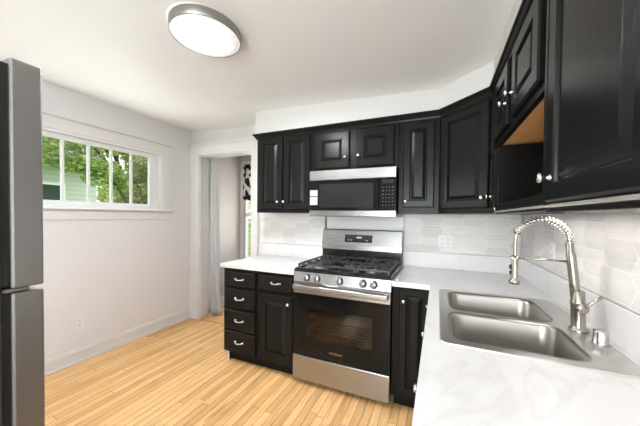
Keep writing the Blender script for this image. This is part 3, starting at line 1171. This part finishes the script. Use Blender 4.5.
# control panel, slightly raked
b = new_bm()
add_prism(b, [(GY - .012, .829), (GY + .002, .908), (GY + .030, .908), (GY + .030, .829)], 'x', GX0, GX1)
cp = rb('control_panel', b, M['steel'])
for kx in (-.948, -.860, -.676, -.497, -.418):
    b = new_bm()
    oz = .866
    oy = GY - .005
    ax = (0, -1, .17)
    add_lathe(b, [(.030, 0), (.030, .004), (.025, .007), (.0235, .028), (.021, .031), (0, .031)], (kx, oy, oz), ax, 24)
    add_box(b, kx - .0065, kx + .0065, oy - .046, oy - .026, oz - .022, oz + .024, .003)
    rb('burner_knob', b, M['steel'], cp)
# cooktop
b = new_bm()
add_box(b, GX0 - .003, GX1 + .003, GY - .006, yb - .05, .906, .924, .006, 2)
add_box(b, GX0 + .0, GX0 + .022, GY + .0, yb - .06, .924, .934, .004)
add_box(b, GX1 - .022, GX1 - .0, GY + .0, yb - .06, .924, .934, .004)
add_box(b, GX0 + .022, GX1 - .022, GY - .002, GY + .022, .924, .936, .004)
ct = rb('cooktop', b, M['enamel'])
bur = [(-.90, 2.02, .040), (-.90, 2.285, .034), (-.682, 2.15, .046), (-.462, 2.02, .046), (-.462, 2.285, .034)]
for (bx, by, br) in bur:
    b = new_bm()
    add_lathe(b, [(br + .020, 0), (br + .016, .006), (br + .004, .008), (br, .018), (br - .004, .020)], (bx, by, .924), (0, 0, 1), 24)
    bb = rb('burner', b, M['burner'])
    b = new_bm()
    add_lathe(b, [(br - .002, .0), (br - .001, .007), (br - .006, .010), (0, .011)], (bx, by, .943), (0, 0, 1), 24)
    rb('burner_cap', b, M['iron'], bb)
def bar(bm_, p, q, w=.009, z0=.953, z1=.967):
    p, q = Vector(p), Vector(q)
    d = (q - p).normalized()
    n = Vector((-d.y, d.x)) * (w / 2)
    add_prism(bm_, [tuple(p + n), tuple(q + n), tuple(q - n), tuple(p - n)], 'z', z0, z1)
gy0, gy1 = GY + .030, yb - .075
for (x0, x1, ys) in ((GX0 + .018, -.808, (2.02, 2.285)), (-.800, -.564, (2.15,)), (-.556, GX1 - .018, (2.02, 2.285))):
    b = new_bm()
    for xx in (x0 + .005, x1 - .005):
        bar(b, (xx, gy0), (xx, gy1), .011)
    for yy in (gy0 + .005, gy1 - .005, (gy0 + gy1) / 2):
        bar(b, (x0, yy), (x1, yy), .011)
    xc = (x0 + x1) / 2
    for yy in ys:
        bar(b, (x0, yy), (xc - .022, yy))
        bar(b, (xc + .022, yy), (x1, yy))
        bar(b, (xc, max(gy0, yy - .135)), (xc, yy - .022))
        bar(b, (xc, yy + .022), (xc, min(gy1, yy + .135)))
        for sx in (-1, 1):
            for sy in (-1, 1):
                bar(b, (xc + sx * .020, yy + sy * .020), (xc + sx * .070, yy + sy * .070), .008)
    for xx in (x0 + .006, x1 - .006):
        for yy in (gy0 + .006, gy1 - .006):
            add_box(b, xx - .007, xx + .007, yy - .007, yy + .007, .9245, .958)
    rb('grate', b, M['iron'])
# backguard
b = new_bm()
add_prism(b, [(yb - .075, .924), (yb - .075, 1.036), (yb, 1.036), (yb, .924)], 'x', GX0 + .006, GX1 - .003)
rb('backguard_base', b, M['enamel'])
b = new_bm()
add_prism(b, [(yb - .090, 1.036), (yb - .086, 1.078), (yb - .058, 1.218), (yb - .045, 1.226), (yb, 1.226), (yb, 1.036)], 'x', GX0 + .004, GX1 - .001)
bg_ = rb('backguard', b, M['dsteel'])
sl = lambda z: yb - .086 + (z - 1.078) * .2
b = new_bm()
add_prism(b, [(sl(1.108) - .0022, 1.108), (sl(1.178) - .0022, 1.178), (sl(1.178) + .002, 1.178), (sl(1.108) + .002, 1.108)], 'x', -.828, -.562)
dp = rb('display', b, M['display'], bg_)
for (x0, x1, z0, z1) in ((-.712, -.664, 1.146, 1.160), (-.80, -.785, 1.125, 1.131), (-.77, -.755, 1.125, 1.131), (-.62, -.605, 1.125, 1.131)):
    b = new_bm()
    add_prism(b, [(sl(z0) - .003, z0), (sl(z1) - .003, z1), (sl(z1) - .0022, z1), (sl(z0) - .0022, z0)], 'x', x0, x1)
    rb('display_segment', b, M['digit'], dp)

# ---------------------------------------------------------------- microwave
MX0, MX1, MY = -1.050, -.306, 2.084
t = thing('microwave', 'stainless and black over-the-range microwave hung above the stove', 'microwave', ((MX0 + MX1) / 2, MY, 1.348))
MZ0, MZ1 = 1.349, 1.742
rb('body', box(MX0 + .002, MX1 - .002, MY + .03, YB - .012, MZ0 + .004, MZ1, .002), M['enamel'])
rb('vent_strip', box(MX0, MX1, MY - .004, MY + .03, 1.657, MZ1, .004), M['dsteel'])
d = rb('door', box(MX0, -.440, MY - .002, MY + .03, 1.402, 1.656, .003), M['dglass'])
rb('door_window', box(-.955, -.482, MY - .0032, MY - .0015, 1.425, 1.622, .0008), M['mglass'], d)
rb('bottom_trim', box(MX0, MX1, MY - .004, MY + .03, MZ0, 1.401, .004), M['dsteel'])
p = rb('control_panel', box(-.438, MX1, MY - .002, MY + .03, 1.402, 1.656, .003), M['dglass'])
rb('clock_display', box(-.415, -.328, MY - .0032, MY - .0015, 1.612, 1.640), M['display'], p)
for i in range(6):
    for j in range(4):
        rb('key', box(-.409 + j * .024, -.404 + j * .024, MY - .0032, MY - .0015, 1.440 + i * .028, 1.444 + i * .028), M['legend'], p)
b = new_bm()
for (z0, z1) in ((1.447, 1.516), (1.523, 1.575)):
    add_box(b, MX0 + .006, MX0 + .078, MY - .0030, MY - .0018, z0, z1)
rb('pale_patch', b, M['pale_patch'], d, label='two small pale grey patches')  # pale grey patches set on the door glass
b = new_bm()
for i in range(10):
    add_box(b, MX0 + .08 + i * .06, MX0 + .12 + i * .06, MY + .15, MY + .20, MZ0 + .001, MZ0 + .005)
rb('grease_filter', b, M['burner'])

# ---------------------------------------------------------------- refrigerator at the left edge
t = thing('refrigerator', 'tall grey refrigerator at the left edge of the view', 'refrigerator', (-1.46, 0.0, 0))
rx0, rx1 = -1.85, -1.088
rb('body', box(rx0, rx1 - .004, -.36, .318, .02, 1.765, .004), M['fside'])
b = new_bm()
add_box(b, rx0 + .01, rx1 - .016, .318, .337, .06, 1.128)
add_box(b, rx0 + .01, rx1 - .016, .318, .337, 1.142, 1.76)
rb('door_gasket', b, M['rubber'])
rb('upper_door', box(rx0, rx1, .337, .402, 1.137, 1.776, .005, 2), M['fdoor'])
rb('freezer_drawer', box(rx0, rx1, .337, .402, .05, 1.124, .005, 2), M['fdoor'])
b = new_bm()
add_box(b, rx1 - .06, rx1 - .010, .322, .375, 1.1255, 1.1355, .002)
rb('middle_hinge', b, M['fdoor'])
for fx in (rx0 + .06, rx1 - .06):
    for fy in (-.30, .27):
        rb('levelling_foot', add_lathe(new_bm(), [(.02, 0), (.02, .021)], (fx, fy, 0), (0, 0, 1), 10), M['rubber'])

# ---------------------------------------------------------------- ceiling light
LXc, LYc = -1.185, 1.088
zc_ = ceil_z(LXc)
t = thing('ceiling_light', 'round flush LED ceiling light with nickel rim', 'light', (LXc, LYc, zc_ - .06))
b = new_bm()
add_lathe(b, [(.165, .054), (.178, .048), (.179, .044), (.179, .004), (.176, .0005), (.172, .002), (.172, .02)], (LXc, LYc, zc_ - .052), (0, 0, 1), 64)
rb('rim', b, M['lampring'])
b = new_bm()
add_lathe(b, [(.1715, .004), (.165, -.003), (.14, -.007), (.10, -.010), (0, -.012)], (LXc, LYc, zc_ - .052), (0, 0, 1), 64)
rb('diffuser', b, M['diffuser'])
b = new_bm()
add_lathe(b, [(0, .060), (.186, .060), (.186, .052), (.180, .048)], (LXc, LYc, zc_ - .054), (0, 0, 1), 64)
rb('mounting_ring', b, M['plastic'])


# ---------------------------------------------------------------- outlets
def outlet(label, loc, rz, w=.072, h=.115, gangs=1):
    o = thing('wall_outlet', label, 'outlet', loc, rz, 'white electrical outlets')
    obj('cover_plate', box(-w / 2, w / 2, -.006, 0, -h / 2, h / 2, .002), M['plastic'], o)
    for g in range(gangs):
        gx = (g - (gangs - 1) / 2) * .046
        for s in (-1, 1):
            r = obj('receptacle', box(gx - .017, gx + .017, -.008, -.005, s * .020 - .014, s * .020 + .014, .001), M['plastic'], o)
            b = new_bm()
            for sx in (-1, 1):
                add_box(b, gx + sx * .0065 - .0012, gx + sx * .0065 + .0012, -.0084, -.0078, s * .020 - .003, s * .020 + .007)
            add_box(b, gx - .002, gx + .002, -.0084, -.0078, s * .020 - .010, s * .020 - .006)
            obj('slots', b, M['slot'], r)
    return o


outlet('white outlet low on the grey left wall below the window', (XL + .0005, 1.335, .358), PI / 2, h=.125)
outlet('white double outlet on the back tile right of the range', (.055, YB - .0105, 1.145), 0, w=.116, h=.098, gangs=2)
outlet('white outlet on the right-wall tile seen behind the faucet', (XR - .0105, 1.872, 1.165), -PI / 2, h=.098)

# ---------------------------------------------------------------- curtain in the doorway
def curtain_bm(xa, xb, y, z0, z1, thick=.003):
    b = new_bm()
    nx, nz = 64, 60
    rows = []
    for k in range(nz + 1):
        v = k / nz
        z = z0 + (z1 - z0) * v
        row = []
        flare = 1 + .14 * max(0, (.18 - v) / .18)
        wid = (.86 + .14 * (1 - v)) * flare
        for i in range(nx + 1):
            u = i / nx
            x = xa + (xb - xa) * u * wid
            amp = .034 + .010 * (1 - v)
            yy = y + amp * math.sin(u * 3.0 * 2 * PI + .5 * math.sin(3 * v)) + .010 * math.sin(u * 9 + v * 4)
            zz = z + (.022 * math.sin(u * 7) - .03 * u if k == 0 else 0)
            row.append(b.verts.new((x, yy, zz)))
        rows.append(row)
    for a, c in zip(rows, rows[1:]):
        for i in range(nx):
            f = b.faces.new((a[i], a[i + 1], c[i + 1], c[i]))
            f.smooth = True
            f.material_index = 1 if rows.index(a) == 0 else 0
    r = bmesh.ops.solidify(b, geom=b.faces[:], thickness=thick)
    return b


t = thing('curtain', 'long grey curtain gathered at the left of the doorway', 'curtain', (-2.79, YB + .17, .045))
b = curtain_bm(-2.905, -2.665, YB + .17, .045, 2.125)
obj('cloth', b, [M['curtain'], M['hem']], t, local=False)
t2 = thing('curtain_rod', 'thin metal rod carrying the grey doorway curtain', 'curtain rod', (-2.45, YB + .17, 2.135))
b = new_bm()
add_tube(b, [(XL + .016, YB + .17, 2.135), (-.73, YB + .17, 2.135)], .009, 10)
obj('rod', b, M['nickel'], t2, local=False)

# patterned valance on the far window
b = new_bm()
n = 40
for k, (z0, z1) in enumerate(((1.585, 2.16),)):
    vs0, vs1 = [], []
    for i in range(n + 1):
        x = HALLWIN[0] + .022 + (HALLWIN[1] - HALLWIN[0] - .03) * i / n
        yy = Y2 - .045 + .012 * math.sin(i * 1.3)
        vs0.append(b.verts.new((x, yy, z0)))
        vs1.append(b.verts.new((x, yy, z1)))
    for i in range(n):
        b.faces.new((vs0[i], vs0[i + 1], vs1[i + 1], vs1[i]))
bmesh.ops.solidify(b, geom=b.faces[:], thickness=.003)
def print_mat():
    m, N, L, p_ = new_mat('black_and_white_print')
    tc = N.new('ShaderNodeTexCoord')
    v = N.new('ShaderNodeTexNoise')
    v.inputs['Scale'].default_value = 13
    v.inputs['Detail'].default_value = 0.5
    L.new(tc.outputs['Object'], v.inputs['Vector'])
    r = N.new('ShaderNodeValToRGB')
    r.color_ramp.interpolation = 'CONSTANT'
    r.color_ramp.elements[0].color = (.02, .02, .022, 1)
    r.color_ramp.elements[1].position = .5
    r.color_ramp.elements[1].color = (.72, .70, .68, 1)
    L.new(v.outputs['Fac'], r.inputs['Fac'])
    L.new(r.outputs['Color'], p_.inputs['Base Color'])
    p_.inputs['Roughness'].default_value = .85
    return m
o = obj('window_valance', b, print_mat())
tag(o, 'black and white patterned cloth hanging over the window beyond the doorway', 'valance')

# ---------------------------------------------------------------- outdoors
o = struct('ground', box(-60, 30, -40, 60, -1.0, -.7), M['lawn'], label='lawn around the house')
t = thing('house', 'pale sided neighbouring house seen through the left window', 'house', (-11.2, 0.8, -.7))
b = new_bm()
add_box(b, -13.4, -9.0, -3.0, 4.42, -.7, 2.62)
rb('siding_wall', b, M['siding'])
b = new_bm()
add_prism(b, [(-13.9, 2.55), (-8.6, 2.55), (-8.6, 2.66), (-11.2, 4.6), (-13.9, 2.66)], 'y', -3.3, 4.62)
bmesh.ops.transform(b, matrix=Matrix.Identity(4), verts=b.verts[:])
rb('roof', b, M['roof'])
b = new_bm()
hole_wall(b, 'x', -9.0, -8.94, 3.14, 3.72, 1.0, 2.12, [(3.20, 3.66, 1.06, 2.06)])
w = rb('window_frame', b, M['frame'])
rb('window_glass', box(-8.99, -8.965, 3.20, 3.66, 1.06, 2.06), M['shade'], w)


def tree(label, base, H, blobs, n, m, size, seed, lean_=(0, 0)):
    r = random.Random(seed)
    t = thing('tree', label, 'tree', base, 0, 'trees outside the left window')
    b = new_bm()
    top = Vector((base[0] + lean_[0], base[1] + lean_[1], base[2] + H))
    B0 = Vector(base)
    pth = [B0.lerp(top, s) + Vector((.08 * math.sin(s * 5 + seed), .10 * math.sin(s * 4), 0)) for s in (0, .2, .4, .6, .8, 1)]
    add_tube(b, pth, [.10, .085, .07, .055, .04, .02], 8)
    for (c, rad) in blobs:
        c = Vector(c)
        s = min(.85, max(.25, (c.z - .7 - base[2]) / H))
        p0 = B0.lerp(top, s)
        mid = (p0 + c) / 2 + Vector((0, 0, .22))
        add_tube(b, [p0, mid, c, c + (c - mid) * .6], [.034, .026, .017, .006], 6)
    obj('trunk', b, M['bark'], t, local=False)
    b = new_bm()
    tot = sum(rd[0] * rd[1] for _, rd in blobs)
    for (c, rad) in blobs:
        for _ in range(int(n * rad[0] * rad[1] / tot)):
            v = Vector((r.gauss(0, 1), r.gauss(0, 1), r.gauss(0, 1))).normalized() * r.random() ** .45
            p = Vector((c[0] + v.x * rad[0], c[1] + v.y * rad[1], c[2] + v.z * rad[2]))
            a = Vector((r.uniform(-1, 1), r.uniform(-1, 1), r.uniform(-.6, .3))).normalized()
            q = a.cross(Vector((r.uniform(-1, 1), r.uniform(-1, 1), r.uniform(-1, 1)))).normalized()
            s = size * r.uniform(.6, 1.3)
            b.faces.new([b.verts.new(p + a * s * k1 + q * s * k2) for k1, k2 in ((-1, 0), (-.1, .42), (1, 0), (-.1, -.42))])
    obj('foliage', b, m, t, local=False, fix=False)
    return t


tree('large green tree overhanging the top of the left window', (-7.4, 5.0, -.7), 5.2,
     [((-7.0, 2.7, 3.05), (.9, .55, .50)), ((-7.2, 3.4, 3.05), (.8, .6, .52)), ((-7.3, 4.2, 3.3), (.9, .7, .45)), ((-7.0, 3.45, 2.25), (.4, .30, .30)),
      ((-7.4, 2.6, 2.55), (.6, .3, .30)), ((-7.2, 4.55, 2.75), (.6, .4, .35)), ((-7.0, 3.1, 2.40), (.5, .40, .20)), ((-7.2, 3.75, 2.35), (.5, .35, .25)), ((-7.2, 4.1, 2.1), (.4, .25, .3))],
     11500, M['leaf_a'], .055, 3, (-.2, -1.4))
tree('yellow green tree in the middle right of the left window', (-10.4, 6.6, -.7), 4.2,
     [((-10.2, 6.05, 2.1), (.8, .55, .42)), ((-10.3, 6.7, 2.8), (.8, .6, .6)), ((-10.4, 6.65, 1.75), (.9, .8, .38)), ((-10.4, 7.3, 3.6), (.8, .8, .6)), ((-10.3, 5.75, 1.55), (.6, .5, .3))],
     9000, M['leaf_b'], .065, 5, (.1, .2))
tree('dusty brown green tree at the right end of the left window', (-5.6, 3.55, -.7), 2.7,
     [((-5.6, 3.50, 1.70), (.32, .22, .42)), ((-5.6, 3.55, 2.2), (.34, .26, .32)), ((-5.6, 3.55, 1.15), (.32, .26, .32))],
     5200, M['leaf_c'], .040, 9, (0, .05))
tree('bright tree crown far behind the others outside the left window', (-13.5, 9.0, -.7), 5.5,
     [((-13.5, 8.6, 4.6), (1.6, 1.5, .8)), ((-13.4, 9.6, 3.2), (1.4, 1.2, 1.0)), ((-13.2, 7.2, 2.4), (1.2, 1.0, .7)), ((-13.2, 6.0, 4.4), (1.2, 1.2, .6)), ((-12.9, 8.6, 1.6), (1.4, 1.9, .7))],
     9000, M['leaf_b'], .11, 11)

# shrubs beyond the far room's window
t = thing('shrub', 'green shrub outside the window beyond the doorway', 'shrub', (-4.7, 5.7, -.7))
b = new_bm()
r = random.Random(4)
for _ in range(2600):
    v = Vector((r.gauss(0, 1), r.gauss(0, 1), r.gauss(0, 1))).normalized() * r.random() ** .4
    p = Vector((-4.7 + v.x * 1.3, 5.7 + v.y * .6, .85 + v.z * 1.45))
    a = Vector((r.uniform(-1, 1), r.uniform(-1, 1), r.uniform(-1, 1))).normalized()
    q = a.orthogonal().normalized()
    s = .07 * r.uniform(.6, 1.3)
    b.faces.new([b.verts.new(p + a * s * k1 + q * s * k2) for k1, k2 in ((-1, 0), (-.1, .45), (1, 0), (-.1, -.45))])
obj('foliage', b, M['leaf_b'], t, local=False, fix=False)
b = new_bm()
for k in range(5):
    add_tube(b, [(-4.7 + .1 * k - .2, 5.7, -.7), (-4.7 + .3 * (k - 2), 5.7, .3), (-4.7 + .4 * (k - 2), 5.7, 1.1)], [.03, .022, .008], 6)
obj('stems', b, M['bark'], t, local=False)
